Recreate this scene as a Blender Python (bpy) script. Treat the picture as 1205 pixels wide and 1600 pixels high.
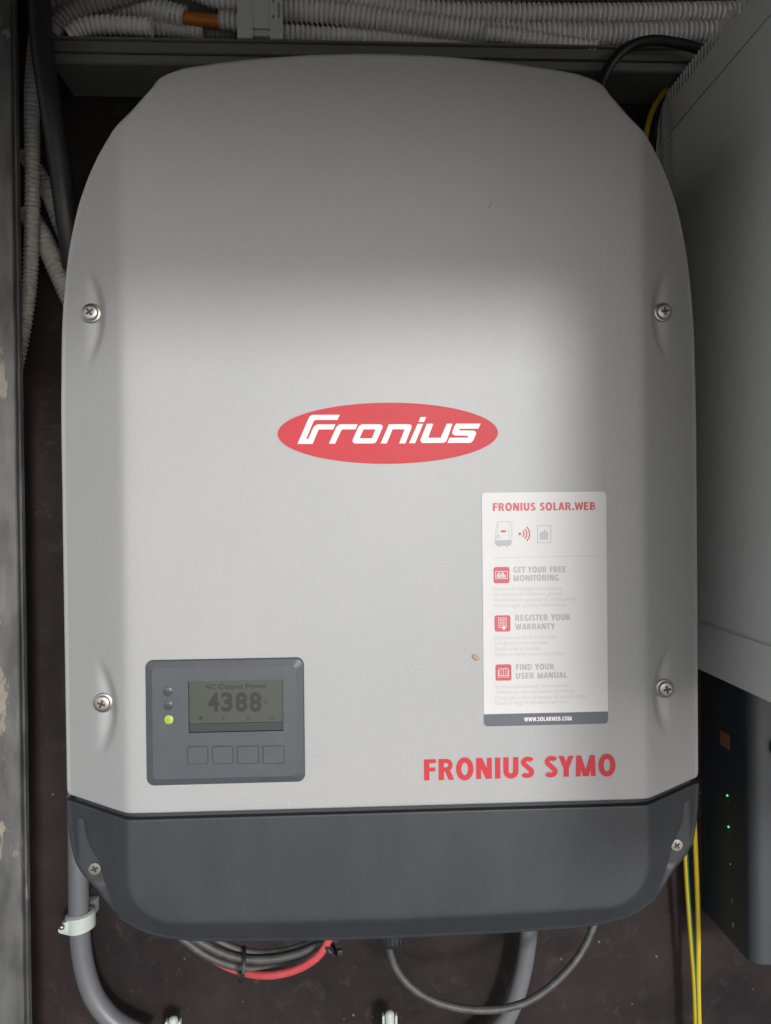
import bpy, bmesh, math, random
import numpy as np
from mathutils import Vector, Matrix
R = math.radians
random.seed(4)
scene = bpy.context.scene
for o in list(bpy.data.objects):
    bpy.data.objects.remove(o)
COL = scene.collection

# ------------------------------------------------------------------ camera
FPX = 1203.0                                   # focal length in pixels of the 1205 x 1600 photograph
cam_data = bpy.data.cameras.new('camera')
cam = bpy.data.objects.new('camera', cam_data)
COL.objects.link(cam)
cam_data.sensor_fit = 'VERTICAL'
cam_data.sensor_height = 36.0
cam_data.lens = FPX / 1600 * 36.0
cam_data.clip_start = 0.01
cam_data.clip_end = 200
CAM = Vector((-0.028, -0.795, 0.0))
CROT = (Matrix.Rotation(R(-2.6), 3, 'Z') @ Matrix.Rotation(R(90 - .43), 3, 'X') @ Matrix.Rotation(R(-.6), 3, 'Z'))
cam.matrix_world = Matrix.Translation(CAM) @ CROT.to_4x4()
scene.camera = cam
scene.render.resolution_x, scene.render.resolution_y = 771, 1024

# ------------------------------------------------------------------ light
SUN_AZ, SUN_EL = -16.8, 12.5                    # light comes from the right front, low
ldir = Vector((math.sin(R(SUN_AZ)) * math.cos(R(SUN_EL)), math.cos(R(SUN_AZ)) * math.cos(R(SUN_EL)), -math.sin(R(SUN_EL))))
sun_data = bpy.data.lights.new('sun', 'SUN')
sun_data.energy = 1.5
sun_data.angle = R(6.5)
sun_data.color = (1.0, 1.0, 0.995)
sun = bpy.data.objects.new('sun', sun_data)
COL.objects.link(sun)
sun.rotation_euler = ldir.to_track_quat('-Z', 'Y').to_euler()
sun.location = (-2, -3, 3)

world = bpy.data.worlds.new('World')
scene.world = world
world.use_nodes = True
wn = world.node_tree
bg = wn.nodes['Background']
sky = wn.nodes.new('ShaderNodeTexSky')
sky.sky_type = 'NISHITA'
sky.sun_disc = False
sky.sun_elevation = R(SUN_EL)
sky.sun_rotation = R(180 + SUN_AZ)
sky.air_density = 1.3
sky.dust_density = 0.6
sky.ozone_density = 0.6
hsv = wn.nodes.new('ShaderNodeHueSaturation')
hsv.inputs['Saturation'].default_value = 0.15
wn.links.new(sky.outputs[0], hsv.inputs['Color'])
wn.links.new(hsv.outputs[0], bg.inputs['Color'])
bg.inputs['Strength'].default_value = 0.15
scene.view_settings.view_transform = 'Standard'
scene.view_settings.look = 'None'
scene.view_settings.gamma = 1
scene.view_settings.exposure = 0.62

# ------------------------------------------------------------------ helpers
def ray(px, py):
    return CROT @ Vector(((px - 602.5) / FPX, -(py - 800) / FPX, -1.0))
def P(px, py, y):
    """photo pixel -> world point at depth y"""
    d = ray(px, py)
    return CAM + d * ((y - CAM.y) / d.y)
def PX(px, py, x):
    d = ray(px, py)
    return CAM + d * ((x - CAM.x) / d.x)

def link(name, me, mat=None, parent=None, kind=None):
    o = bpy.data.objects.new(name, me)
    COL.objects.link(o)
    if mat is not None and me is not None and not me.materials:
        me.materials.append(mat)
    if parent is not None:
        o.parent = parent
    if kind:
        o['kind'] = kind
    return o
def tag(o, label, cat, group=None):
    o['label'] = label
    o['category'] = cat
    if group:
        o['group'] = group
    return o
def thing(name, label, cat, loc=(0, 0, 0), group=None):
    o = bpy.data.objects.new(name, None)
    COL.objects.link(o)
    o.location = loc
    o.empty_display_size = .02
    return tag(o, label, cat, group)
def mesh(name, verts, faces, smooth=False):
    me = bpy.data.meshes.new(name)
    me.from_pydata([tuple(v) for v in verts], [], [tuple(f) for f in faces])
    me.update()
    if smooth:
        me.polygons.foreach_set('use_smooth', [True] * len(me.polygons))
    return me
def bm_mesh(name, bm, smooth=False, angle=40):
    bmesh.ops.recalc_face_normals(bm, faces=bm.faces)
    me = bpy.data.meshes.new(name)
    bm.to_mesh(me)
    bm.free()
    if smooth:
        me.polygons.foreach_set('use_smooth', [True] * len(me.polygons))
        me.set_sharp_from_angle(angle=R(angle))
    return me
def add_box(bm, x0, x1, y0, y1, z0, z1, bev=0, seg=2):
    m = Matrix.LocRotScale(((x0 + x1) / 2, (y0 + y1) / 2, (z0 + z1) / 2), None, (abs(x1 - x0), abs(y1 - y0), abs(z1 - z0)))
    r = bmesh.ops.create_cube(bm, size=1, matrix=m)
    if bev:
        es = list({e for v in r['verts'] for e in v.link_edges})
        bmesh.ops.bevel(bm, geom=es, offset=bev, segments=seg, profile=.5, affect='EDGES')
def box(name, x0, x1, y0, y1, z0, z1, mat, parent=None, bev=0.0008, seg=2):
    bm = bmesh.new()
    add_box(bm, x0, x1, y0, y1, z0, z1, bev, seg)
    return link(name, bm_mesh(name, bm, True, 14), mat, parent)
def add_prism(bm, pts, y0, y1, bev=0):
    """polygon in x,z extruded from y0 (front) to y1"""
    a = [bm.verts.new((x, y0, z)) for x, z in pts]
    b = [bm.verts.new((x, y1, z)) for x, z in pts]
    n = len(pts)
    ff = bm.faces.new(a)
    bm.faces.new(b[::-1])
    for i in range(n):
        bm.faces.new((a[i], b[i], b[(i + 1) % n], a[(i + 1) % n]))
    if bev:
        bmesh.ops.bevel(bm, geom=list(ff.edges), offset=bev, segments=3, profile=.5, affect='EDGES')
def rrect(cx, cz, w, h, r, n=6):
    pts = []
    for sx, sz, a0 in ((1, 1, 0), (-1, 1, 90), (-1, -1, 180), (1, -1, 270)):
        for k in range(n + 1):
            a = R(a0 + 90 * k / n)
            pts.append((cx + sx * (w / 2 - r) + r * math.cos(a), cz + sz * (h / 2 - r) + r * math.sin(a)))
    return pts
def prism(name, pts, y0, y1, mat, parent=None, bev=0, angle=14):
    bm = bmesh.new()
    add_prism(bm, pts, y0, y1, bev)
    return link(name, bm_mesh(name, bm, True, angle), mat, parent)
def add_lathe(bm, prof, seg=24, mtx=Matrix.Identity(4)):
    """profile of (radius, height) round local z"""
    rings = []
    for r, h in prof:
        if r < 1e-7:
            rings.append([bm.verts.new(mtx @ Vector((0, 0, h)))])
        else:
            rings.append([bm.verts.new(mtx @ Vector((r * math.cos(2 * math.pi * k / seg), r * math.sin(2 * math.pi * k / seg), h))) for k in range(seg)])
    for a, b in zip(rings, rings[1:]):
        for k in range(seg):
            k2 = (k + 1) % seg
            if len(a) == 1 and len(b) == 1:
                continue
            if len(a) == 1:
                bm.faces.new((a[0], b[k], b[k2]))
            elif len(b) == 1:
                bm.faces.new((a[k], a[k2], b[0]))
            else:
                bm.faces.new((a[k], a[k2], b[k2], b[k]))
FRONT = Matrix.Rotation(R(90), 4, 'X')           # local z -> world -y

def smooth_path(pts, step):
    pts = [Vector(p) for p in pts]
    ext = [2 * pts[0] - pts[1]] + pts + [2 * pts[-1] - pts[-2]]
    out = []
    for i in range(1, len(ext) - 2):
        p0, p1, p2, p3 = ext[i - 1:i + 3]
        n = max(2, int((p2 - p1).length / (step * .3)))
        for k in range(n):
            t = k / n
            out.append(.5 * ((2 * p1) + (-p0 + p2) * t + (2 * p0 - 5 * p1 + 4 * p2 - p3) * t * t + (-p0 + 3 * p1 - 3 * p2 + p3) * t ** 3))
    out.append(pts[-1])
    # resample
    L = [0]
    for a, b in zip(out, out[1:]):
        L.append(L[-1] + (b - a).length)
    n = max(2, int(round(L[-1] / step)))
    res, j = [], 0
    for k in range(n + 1):
        s = L[-1] * k / n
        while j < len(L) - 2 and L[j + 1] < s:
            j += 1
        t = (s - L[j]) / max(1e-9, L[j + 1] - L[j])
        res.append(out[j].lerp(out[j + 1], min(1, max(0, t))))
    return res
def tube_mesh(name, path, rad, seg=14, cap=True, stripe=None):
    """path: list of points; rad: float or list; stripe=(k0,k1,twist) gives faces material 1"""
    n = len(path)
    rad = [rad] * n if not isinstance(rad, (list, tuple)) else rad
    t0 = (path[1] - path[0]).normalized()
    ref = Vector((0, -1, 0)) if abs(t0.y) < .9 else Vector((0, 0, 1))
    nrm = (ref - t0 * ref.dot(t0)).normalized()
    verts, faces, mi = [], [], []
    for i in range(n):
        t = (path[min(i + 1, n - 1)] - path[max(i - 1, 0)]).normalized()
        nrm = (nrm - t * nrm.dot(t)).normalized()
        bn = t.cross(nrm)
        for k in range(seg):
            a = 2 * math.pi * k / seg
            verts.append(path[i] + (nrm * math.cos(a) + bn * math.sin(a)) * rad[i])
    for i in range(n - 1):
        for k in range(seg):
            k2 = (k + 1) % seg
            faces.append((i * seg + k, i * seg + k2, (i + 1) * seg + k2, (i + 1) * seg + k))
            mi.append(1 if stripe and k in stripe else 0)
    if cap:
        faces.append(tuple(range(seg))[::-1]); mi.append(0)
        faces.append(tuple((n - 1) * seg + k for k in range(seg))); mi.append(0)
    me = mesh(name, verts, faces, True)
    me.polygons.foreach_set('material_index', mi)
    me.set_sharp_from_angle(angle=R(60))
    return me
def cable(name, pts, rad, mat, label=None, cat='cable', group=None, parent=None, seg=14, step=.006):
    o = link(name, tube_mesh(name, smooth_path(pts, step), rad, seg), mat, parent)
    if label:
        tag(o, label, cat, group)
    return o
def corrugated(name, pts, rad, mat, label, group, pitch=.0050, open_end=False, seg=18):
    step = pitch / 6
    path = smooth_path(pts, step)
    prof = [1, 1, .97, .82, .80, .9]
    rads = [rad * prof[i % 6] for i in range(len(path))]
    if open_end:                                  # tube wall turned inwards at the cut end
        d = (path[-1] - path[-2]).normalized()
        e = path[-1]
        for off, rr in ((.0002, .95), (.0002, .80), (-.004, .78), (-.014, .78)):
            path.append(e + d * off); rads.append(rad * rr)
    me = tube_mesh(name, path, rads, seg)
    return tag(link(name, me, mat), label, 'conduit', group)

# ------------------------------------------------------------------ materials
def material(name, color, rough=.5, metal=0, noise=None, bump=None, spec=.5, coat=0, emit=None):
    m = bpy.data.materials.new(name)
    m.use_nodes = True
    nt = m.node_tree
    b = nt.nodes['Principled BSDF']
    b.inputs['Base Color'].default_value = (*color, 1)
    b.inputs['Roughness'].default_value = rough
    b.inputs['Metallic'].default_value = metal
    b.inputs['Specular IOR Level'].default_value = spec
    b.inputs['Coat Weight'].default_value = coat
    if emit:
        b.inputs['Emission Color'].default_value = (*emit[0], 1)
        b.inputs['Emission Strength'].default_value = emit[1]
    geo = nt.nodes.new('ShaderNodeTexCoord')
    if noise:                                      # (scale, amount, second colour, stretch)
        sc, amt, c2, st = noise
        mp = nt.nodes.new('ShaderNodeMapping')
        mp.inputs['Scale'].default_value = st
        nz = nt.nodes.new('ShaderNodeTexNoise')
        nz.inputs['Scale'].default_value = sc
        nz.inputs['Detail'].default_value = 6
        nz.inputs['Roughness'].default_value = .65
        rp = nt.nodes.new('ShaderNodeValToRGB')
        rp.color_ramp.elements[0].position = .38
        rp.color_ramp.elements[1].position = .72
        rp.color_ramp.elements[0].color = (*color, 1)
        rp.color_ramp.elements[1].color = (*[a + (b_ - a) * amt for a, b_ in zip(color, c2)], 1)
        nt.links.new(geo.outputs['Object'], mp.inputs[0])
        nt.links.new(mp.outputs[0], nz.inputs['Vector'])
        nt.links.new(nz.outputs[0], rp.inputs[0])
        nt.links.new(rp.outputs[0], b.inputs['Base Color'])
    if bump:                                       # (scale, strength, distance)
        nb = nt.nodes.new('ShaderNodeTexNoise')
        nb.inputs['Scale'].default_value = bump[0]
        nb.inputs['Detail'].default_value = 3
        bp = nt.nodes.new('ShaderNodeBump')
        bp.inputs['Strength'].default_value = bump[1]
        bp.inputs['Distance'].default_value = bump[2]
        nt.links.new(geo.outputs['Object'], nb.inputs['Vector'])
        nt.links.new(nb.outputs[0], bp.inputs['Height'])
        nt.links.new(bp.outputs[0], b.inputs['Normal'])
    return m
ONE = (1, 1, 1)
M_SILVER = material('silver_paint', (.318, .323, .33), .54, .16, (7, .5, (.352, .35, .345), (1, 1, .6)), (1300, .22, .0004))
def add_flecks(m, scale, lo, hi):
    """fine metallic flecks of the paint: multiplies the base colour"""
    nt = m.node_tree
    b = nt.nodes['Principled BSDF']
    src = b.inputs['Base Color'].links[0].from_socket
    tc = nt.nodes.new('ShaderNodeTexCoord')
    nz = nt.nodes.new('ShaderNodeTexNoise'); nz.inputs['Scale'].default_value = scale; nz.inputs['Detail'].default_value = 1
    mr = nt.nodes.new('ShaderNodeMapRange')
    mr.inputs['From Min'].default_value = .3; mr.inputs['From Max'].default_value = .7
    mr.inputs['To Min'].default_value = lo; mr.inputs['To Max'].default_value = hi
    mx = nt.nodes.new('ShaderNodeMix'); mx.data_type = 'RGBA'; mx.blend_type = 'MULTIPLY'
    mx.inputs['Factor'].default_value = 1
    L = nt.links.new
    L(tc.outputs['Object'], nz.inputs['Vector']); L(nz.outputs[0], mr.inputs['Value'])
    L(src, mx.inputs['A']); L(mr.outputs[0], mx.inputs['B']); L(mx.outputs['Result'], b.inputs['Base Color'])
add_flecks(M_SILVER, 1150, .955, 1.035)
M_ANTH = material('anthracite_plastic', (.022, .025, .031), .5, 0, (30, .5, (.040, .041, .043), (1, 1, .5)), (1300, .35, .0003))
M_PANEL = material('display_frame_plastic', (.055, .061, .071), .45, 0, (70, .3, (.085, .09, .095), ONE), (1300, .3, .0003))
M_NEARBLACK = material('black_gasket', (.025, .028, .033), .6)
M_STEEL = material('screw_steel', (.38, .365, .35), .42, 1.0, (300, .6, (.20, .19, .18), ONE), (900, .1, .0002))
M_RECESS = material('screw_recess', (.05, .045, .04), .5, .6)
M_RED = material('red_print', (.46, .034, .046), .5, 0, None, None, .25)
M_WHITE = material('white_print', (.68, .66, .655), .5)
M_STICKER = material('sticker_paper', (.56, .55, .55), .5, 0, (120, .3, (.52, .515, .52), ONE))
M_STRED = material('sticker_red_print', (.48, .075, .09), .5)
M_STGREY = material('sticker_grey_print', (.33, .345, .365), .5)
M_STFINE = material('sticker_fine_print', (.43, .43, .44), .5)
M_STDARK = material('sticker_slate_band', (.085, .095, .115), .45)
M_LCD = material('lcd_glass', (.052, .062, .049), .3, 0, (40, .5, (.075, .075, .068), ONE))
M_LCDINK = material('lcd_ink', (.020, .017, .019), .4)
M_LEDOFF = material('unlit_status_light', (.05, .055, .075), .25)
M_LEDON = material('lit_green_status_light', (.17, .27, .015), .3, 0, (900, .8, (.5, .6, .2), ONE), None, .5, 0, ((.36, .55, .02), .08))
M_GREENLED = material('green_lamp', (.05, .6, .15), .3, 0, None, None, .5, 0, ((.04, .7, .2), 1.0))
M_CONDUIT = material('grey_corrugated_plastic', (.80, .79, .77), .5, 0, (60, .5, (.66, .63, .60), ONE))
M_CONDUIT2 = material('older_corrugated_plastic', (.29, .28, .26), .55, 0, (60, .6, (.24, .22, .20), ONE))  # darker tone used for some of the conduits
M_ORANGE = material('orange_insulation', (.62, .17, .03), .45)
M_BLACKCABLE = material('black_cable_jacket', (.011, .012, .014), .5, 0, (90, .4, (.02, .02, .022), ONE))
M_GREYCABLE = material('dusty_grey_cable', (.036, .036, .038), .55, 0, (120, .8, (.085, .083, .08), ONE))
M_REDCABLE = material('red_cable', (.42, .05, .055), .45, 0, (90, .4, (.5, .12, .12), ONE))
M_YELLOW = material('yellow_insulation', (.44, .32, .012), .4)
M_GREEN = material('green_insulation', (.015, .10, .045), .4)
M_PIPE = material('grey_pipe_plastic', (.095, .098, .112), .42, 0, (40, .5, (.14, .135, .135), (1, 1, .3)))
M_CLIPPLASTIC = material('pale_clip_plastic', (.38, .42, .40), .5, 0, (90, .5, (.30, .33, .31), ONE))
M_TRUNK = material('grey_duct_plastic', (.16, .16, .145), .5, 0, (60, .5, (.10, .10, .09), (.3, 1, 1)))
M_DUCTCLIP = material('light_clip_plastic', (.55, .56, .53), .5)
M_CAB = material('grey_powder_coat', (.60, .61, .615), .5, 0, (9, .4, (.53, .53, .53), ONE), (1500, .15, .0003))
M_DARKIN = material('dark_interior', (.006, .006, .007), .8, 0, None, None, .1)
M_BOX = material('black_enclosure', (.030, .034, .040), .5, 0, (30, .3, (.042, .046, .05), ONE), (1300, .2, .0003))
M_ORLABEL = material('brown_orange_label', (.30, .12, .06), .5)
M_MARK = material('pale_mark', (.35, .36, .38), .5)
M_ROOF = material('roof_board', (.05, .045, .042), .7)
M_GROUND = material('grey_concrete', (.32, .32, .32), .8, 0, (3, .5, (.27, .27, .27), ONE))
M_SPECK = material('dried_speck', (.45, .36, .25), .8, 0, (900, .8, (.25, .19, .12), ONE))

def wall_material():
    m = material('stained_wall_board', (.030, .026, .028), .62, 0, None, None, .12)
    nt = m.node_tree
    b = nt.nodes['Principled BSDF']
    tc = nt.nodes.new('ShaderNodeTexCoord')
    n1 = nt.nodes.new('ShaderNodeTexNoise'); n1.inputs['Scale'].default_value = 5; n1.inputs['Detail'].default_value = 8; n1.inputs['Roughness'].default_value = .7
    r1 = nt.nodes.new('ShaderNodeValToRGB')
    r1.color_ramp.elements[0].position = .3; r1.color_ramp.elements[0].color = (.0095, .0085, .0098, 1)
    r1.color_ramp.elements[1].position = .75; r1.color_ramp.elements[1].color = (.040, .027, .026, 1)
    n2 = nt.nodes.new('ShaderNodeTexNoise'); n2.inputs['Scale'].default_value = 26; n2.inputs['Detail'].default_value = 10; n2.inputs['Roughness'].default_value = .8; n2.inputs['Distortion'].default_value = 1.5
    r2 = nt.nodes.new('ShaderNodeValToRGB')
    r2.color_ramp.elements[0].position = .54; r2.color_ramp.elements[0].color = (0, 0, 0, 1)
    r2.color_ramp.elements[1].position = .80; r2.color_ramp.elements[1].color = (.5, .5, .5, 1)
    mx = nt.nodes.new('ShaderNodeMix'); mx.data_type = 'RGBA'
    mx.inputs['B'].default_value = (.10, .085, .085, 1)
    # small pale flecks
    vo = nt.nodes.new('ShaderNodeTexVoronoi'); vo.inputs['Scale'].default_value = 42
    r3 = nt.nodes.new('ShaderNodeValToRGB')
    r3.color_ramp.elements[0].position = .03; r3.color_ramp.elements[0].color = (.7, .7, .7, 1)
    r3.color_ramp.elements[1].position = .06; r3.color_ramp.elements[1].color = (0, 0, 0, 1)
    mx2 = nt.nodes.new('ShaderNodeMix'); mx2.data_type = 'RGBA'
    mx2.inputs['B'].default_value = (.22, .20, .19, 1)
    L = nt.links.new
    for n in (n1, n2, vo):
        L(tc.outputs['Object'], n.inputs['Vector'])
    # chips only along the left of the face: broader to the left, a thin worn line at the edge
    sx = nt.nodes.new('ShaderNodeSeparateXYZ'); L(tc.outputs['Object'], sx.inputs[0])
    mr = nt.nodes.new('ShaderNodeMapRange')
    mr.inputs['From Min'].default_value = -.343; mr.inputs['From Max'].default_value = -.324
    mr.inputs['To Min'].default_value = .075; mr.inputs['To Max'].default_value = -.03
    ad = nt.nodes.new('ShaderNodeMath'); ad.operation = 'ADD'
    L(sx.outputs['X'], mr.inputs['Value']); L(n1.outputs[0], ad.inputs[0]); L(mr.outputs[0], ad.inputs[1])
    L(ad.outputs[0], r1.inputs[0]); L(n2.outputs[0], r2.inputs[0]); L(vo.outputs['Distance'], r3.inputs[0])
    L(r1.outputs[0], mx.inputs['A']); L(r2.outputs[0], mx.inputs['Factor'])
    L(mx.outputs['Result'], mx2.inputs['A']); L(r3.outputs[0], mx2.inputs['Factor'])
    L(mx2.outputs['Result'], b.inputs['Base Color'])
    return m
M_WALL = wall_material()

def post_material():
    m = material('chipped_grey_paint', (.10, .10, .105), .42)
    nt = m.node_tree
    b = nt.nodes['Principled BSDF']
    tc = nt.nodes.new('ShaderNodeTexCoord')
    mp = nt.nodes.new('ShaderNodeMapping'); mp.inputs['Scale'].default_value = (1, 1, .32)
    n1 = nt.nodes.new('ShaderNodeTexNoise'); n1.inputs['Scale'].default_value = 34; n1.inputs['Detail'].default_value = 10; n1.inputs['Roughness'].default_value = .68
    r1 = nt.nodes.new('ShaderNodeValToRGB')
    r1.color_ramp.elements[0].position = .592; r1.color_ramp.elements[0].color = (0, 0, 0, 1)
    r1.color_ramp.elements[1].position = .604; r1.color_ramp.elements[1].color = (1, 1, 1, 1)
    n2 = nt.nodes.new('ShaderNodeTexNoise'); n2.inputs['Scale'].default_value = 60; n2.inputs['Detail'].default_value = 6
    r2 = nt.nodes.new('ShaderNodeValToRGB')
    r2.color_ramp.elements[0].color = (.052, .052, .053, 1); r2.color_ramp.elements[1].color = (.14, .14, .142, 1)
    r2.color_ramp.elements[0].position = .35; r2.color_ramp.elements[1].position = .8
    n3 = nt.nodes.new('ShaderNodeTexNoise'); n3.inputs['Scale'].default_value = 150
    r3 = nt.nodes.new('ShaderNodeValToRGB')
    r3.color_ramp.elements[0].color = (.13, .11, .085, 1); r3.color_ramp.elements[1].color = (.27, .24, .20, 1)
    mx = nt.nodes.new('ShaderNodeMix'); mx.data_type = 'RGBA'
    bp = nt.nodes.new('ShaderNodeBump'); bp.invert = True
    bp.inputs['Strength'].default_value = .5; bp.inputs['Distance'].default_value = .0012
    L = nt.links.new
    L(tc.outputs['Object'], mp.inputs[0])
    for n in (n1, n2, n3):
        L(mp.outputs[0], n.inputs['Vector'])
    # chips only along the left of the face: broader to the left, a thin worn line at the edge
    sx = nt.nodes.new('ShaderNodeSeparateXYZ'); L(tc.outputs['Object'], sx.inputs[0])
    mr = nt.nodes.new('ShaderNodeMapRange')
    mr.inputs['From Min'].default_value = -.343; mr.inputs['From Max'].default_value = -.324
    mr.inputs['To Min'].default_value = .075; mr.inputs['To Max'].default_value = -.03
    ad = nt.nodes.new('ShaderNodeMath'); ad.operation = 'ADD'
    L(sx.outputs['X'], mr.inputs['Value']); L(n1.outputs[0], ad.inputs[0]); L(mr.outputs[0], ad.inputs[1])
    L(ad.outputs[0], r1.inputs[0]); L(n2.outputs[0], r2.inputs[0]); L(n3.outputs[0], r3.inputs[0])
    L(r2.outputs[0], mx.inputs['A']); L(r3.outputs[0], mx.inputs['B']); L(r1.outputs[0], mx.inputs['Factor'])
    L(mx.outputs['Result'], b.inputs['Base Color'])
    L(r1.outputs[0], bp.inputs['Height']); L(bp.outputs[0], b.inputs['Normal'])
    return m
M_POST = post_material()

# ------------------------------------------------------------------ setting
# the lintel throws the shade whose lower limit crosses the inverter above its logo
LINTEL_Y = -.95
LINTEL_Z = .140 + (-LINTEL_Y - .225) * math.tan(R(SUN_EL)) / math.cos(R(SUN_AZ))
bm = bmesh.new(); bmesh.ops.create_grid(bm, x_segments=1, y_segments=1, size=1, matrix=Matrix.LocRotScale((0, -6, -1.3), None, (9, 6.02, 1)))
link('ground', bm_mesh('ground', bm), M_GROUND, None, 'structure')  # unseen ground sheet, added to bounce light up into the recess
bm = bmesh.new(); add_box(bm, -1.1, .95, 0, .02, -1.3, .70)
link('wall', bm_mesh('wall', bm), M_WALL, None, 'structure')
bm = bmesh.new(); add_box(bm, -1.1, .95, LINTEL_Y + .018, -.002, .66, .68); add_box(bm, -1.1, .95, LINTEL_Y, LINTEL_Y + .016, LINTEL_Z, .68)
link('roof', bm_mesh('roof', bm), M_ROOF, None, 'structure')

# left door post, painted, with a stepped edge
def post():
    yb = -.10
    xf_ = P(26, 800, yb).x
    yk = yb + .023
    xr = P(39, 800, yk).x
    pr = [(-.50, yk), (-.50, yb), (xf_ - .001, yb), (xf_, yb + .001), (xf_ + .0002, yb + .007), (xf_ + .0012, yb + .008), (xf_ + .0014, yb + .014), (xf_ + .0004, yb + .015), (xr, yb + .019), (xr, yk)]
    pr0 = [(xr - .16, 0.0), (xr - .16, yb - .012), (xr - .012, yb - .012), (xr - .0095, yb - .0105), (xr - .008, yb - .007), (xr - .002, yb - .006), (xr, yb - .004), (xr, 0.0)]
    verts, faces = [], []
    zs = [-.75 + 1.30 * k / 60 for k in range(61)]
    rnd = random.Random(3)
    for z in zs:
        for k, (x, y) in enumerate(pr):
            j = (rnd.random() - .5) * .0004 if 2 <= k <= 8 else 0
            verts.append((x + j, y + j * .6, z))
    n = len(pr)
    for i in range(len(zs) - 1):
        for k in range(n):
            faces.append((i * n + k, i * n + (k + 1) % n, (i + 1) * n + (k + 1) % n, (i + 1) * n + k))
    me = mesh('door_post', verts, faces, False)
    tag(link('door_post', me, M_POST), 'dark grey painted post with chipped paint along the left side', 'post')
post()

# ------------------------------------------------------------------ inverter
XF, YF, SL = .194, -.225, .75
def yfacet(ax):
    t = ax - XF
    return YF + SL * .5 * (t + np.sqrt(t * t + .0035 ** 2))
def sstep(a, b, x):
    t = np.clip((x - a) / (b - a), 0, 1)
    return t * t * (3 - 2 * t)
inv = thing('solar_inverter', 'large silver and anthracite wall inverter with red oval logo and small display', 'inverter', (0, 0, -.34))
IO = Vector(inv.location)
def part(name, me, mat, parent=inv, kind=None):
    """mesh given in world space; parent chain may be inv or a part of inv (parts sit at the inverter's origin)"""
    o = link(name, me, mat, parent, kind)
    if parent is inv:
        o.location = -IO
    return o

def loft(name, zc, hw, arcfun, yfun, nu, rfun, yback):
    nv = len(zc)
    u = np.linspace(-1, 1, nu)
    X = hw[:, None] * u[None, :]
    Z = zc[:, None] + arcfun(u[None, :], zc[:, None])
    Y = yfun(X, Z)
    verts = np.stack([X, Y, Z], -1).reshape(-1, 3).tolist()
    idx = np.arange(nv * nu).reshape(nv, nu)
    faces = []
    for i in range(nv - 1):
        for j in range(nu - 1):
            faces.append((idx[i, j], idx[i, j + 1], idx[i + 1, j + 1], idx[i + 1, j]))
    loop = list(idx[0, :]) + list(idx[1:, -1]) + list(idx[-1, ::-1][1:]) + list(idx[::-1, 0][1:-1])
    pts = np.array([verts[k] for k in loop])
    nxt, prv = np.roll(pts, -1, 0), np.roll(pts, 1, 0)
    t = nxt - prv
    nrm = np.stack([t[:, 2], -t[:, 0]], -1)
    nrm /= np.linalg.norm(nrm, axis=1)[:, None] + 1e-12
    for _ in range(3):
        nrm = nrm + .5 * (np.roll(nrm, 1, 0) + np.roll(nrm, -1, 0))
        nrm /= np.linalg.norm(nrm, axis=1)[:, None]
    rr = rfun(pts)
    prev = loop
    rings = [(math.sin(a), 1 - math.cos(a)) for a in np.linspace(0, math.pi / 2, 6)[1:]]
    for q, (s, c) in enumerate(rings + [('b', 0)]):
        base = len(verts)
        for k in range(len(loop)):
            if s == 'b':
                v = verts[prev[k]]
                verts.append([v[0], yback, v[2]])
            else:
                verts.append([pts[k, 0] + nrm[k, 0] * rr[k] * s, pts[k, 1] + rr[k] * c, pts[k, 2] + nrm[k, 1] * rr[k] * s])
        cur = list(range(base, base + len(loop)))
        m = len(loop)
        for k in range(m):
            faces.append((prev[k], cur[k], cur[(k + 1) % m], prev[(k + 1) % m]))
        prev = cur
    me = mesh(name, verts, [tuple(int(i) for i in f) for f in faces], True)
    bm = bmesh.new(); bm.from_mesh(me); bmesh.ops.recalc_face_normals(bm, faces=bm.faces); bm.to_mesh(me); bm.free()
    me.polygons.foreach_set('use_smooth', [True] * len(me.polygons))
    return me
def curve_interp(z, zs, hs):
    """Catmull-Rom style smooth interpolation through knots"""
    zs, hs = np.array(zs), np.array(hs)
    m = np.gradient(hs, zs)
    i = np.clip(np.searchsorted(zs, z) - 1, 0, len(zs) - 2)
    h = zs[i + 1] - zs[i]
    t = (z - zs[i]) / h
    return (hs[i] * (2 * t ** 3 - 3 * t ** 2 + 1) + m[i] * h * (t ** 3 - 2 * t ** 2 + t) + hs[i + 1] * (-2 * t ** 3 + 3 * t ** 2) + m[i + 1] * h * (t ** 3 - t ** 2))

def on_facet(px, py):
    y = -.19
    for _ in range(12):
        p = P(px, py, y)
        y = float(yfacet(np.array(abs(p.x))))
    return tuple(p)
SCREWS = [on_facet(141.5, 488.5), on_facet(160, 1099), on_facet(1037.5, 487), on_facet(1040.5, 1076.5)]
SCREWS = [(x, float(yfacet(np.array(abs(x)))) + .0028, z) for x, y, z in SCREWS]
def body_y(X, Z):
    Y = yfacet(np.abs(X))
    for sx, sy, sz in SCREWS:
        s = 1 if sx > 0 else -1
        rad = .052
        cx = sx + s * (rad - .0135)
        d = np.sqrt((X - cx) ** 2 + ((Z - sz + .003) * .98) ** 2)
        mask = 1 - sstep(rad - .0095, rad + .0015, d)
        t = sy - Y
        Y = np.where(np.sign(X) == s, Y + .5 * (t + np.sqrt(t * t + .0022 ** 2)) * mask, Y)
    return Y
RB = .0032
zk = [-.2225, -.16, -.10, 0, .097, .158, .207, .237, .258, .273, .286, .304, .315, .3195]
hk = [.2530, .2533, .2535, .2537, .2532, .2500, .2412, .2300, .2165, .2020, .1880, .1715, .1600, .1475]
zc = np.concatenate([np.linspace(-.2222, .20, 190), np.linspace(.20, .3195, 130)[1:]])
hw = curve_interp(zc, zk, hk) - RB * np.where(zc < .26, 1, .9)
def body_arc(u, z):
    return .0125 * (1 - u * u) * sstep(.0, .3195, z) ** 2
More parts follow.
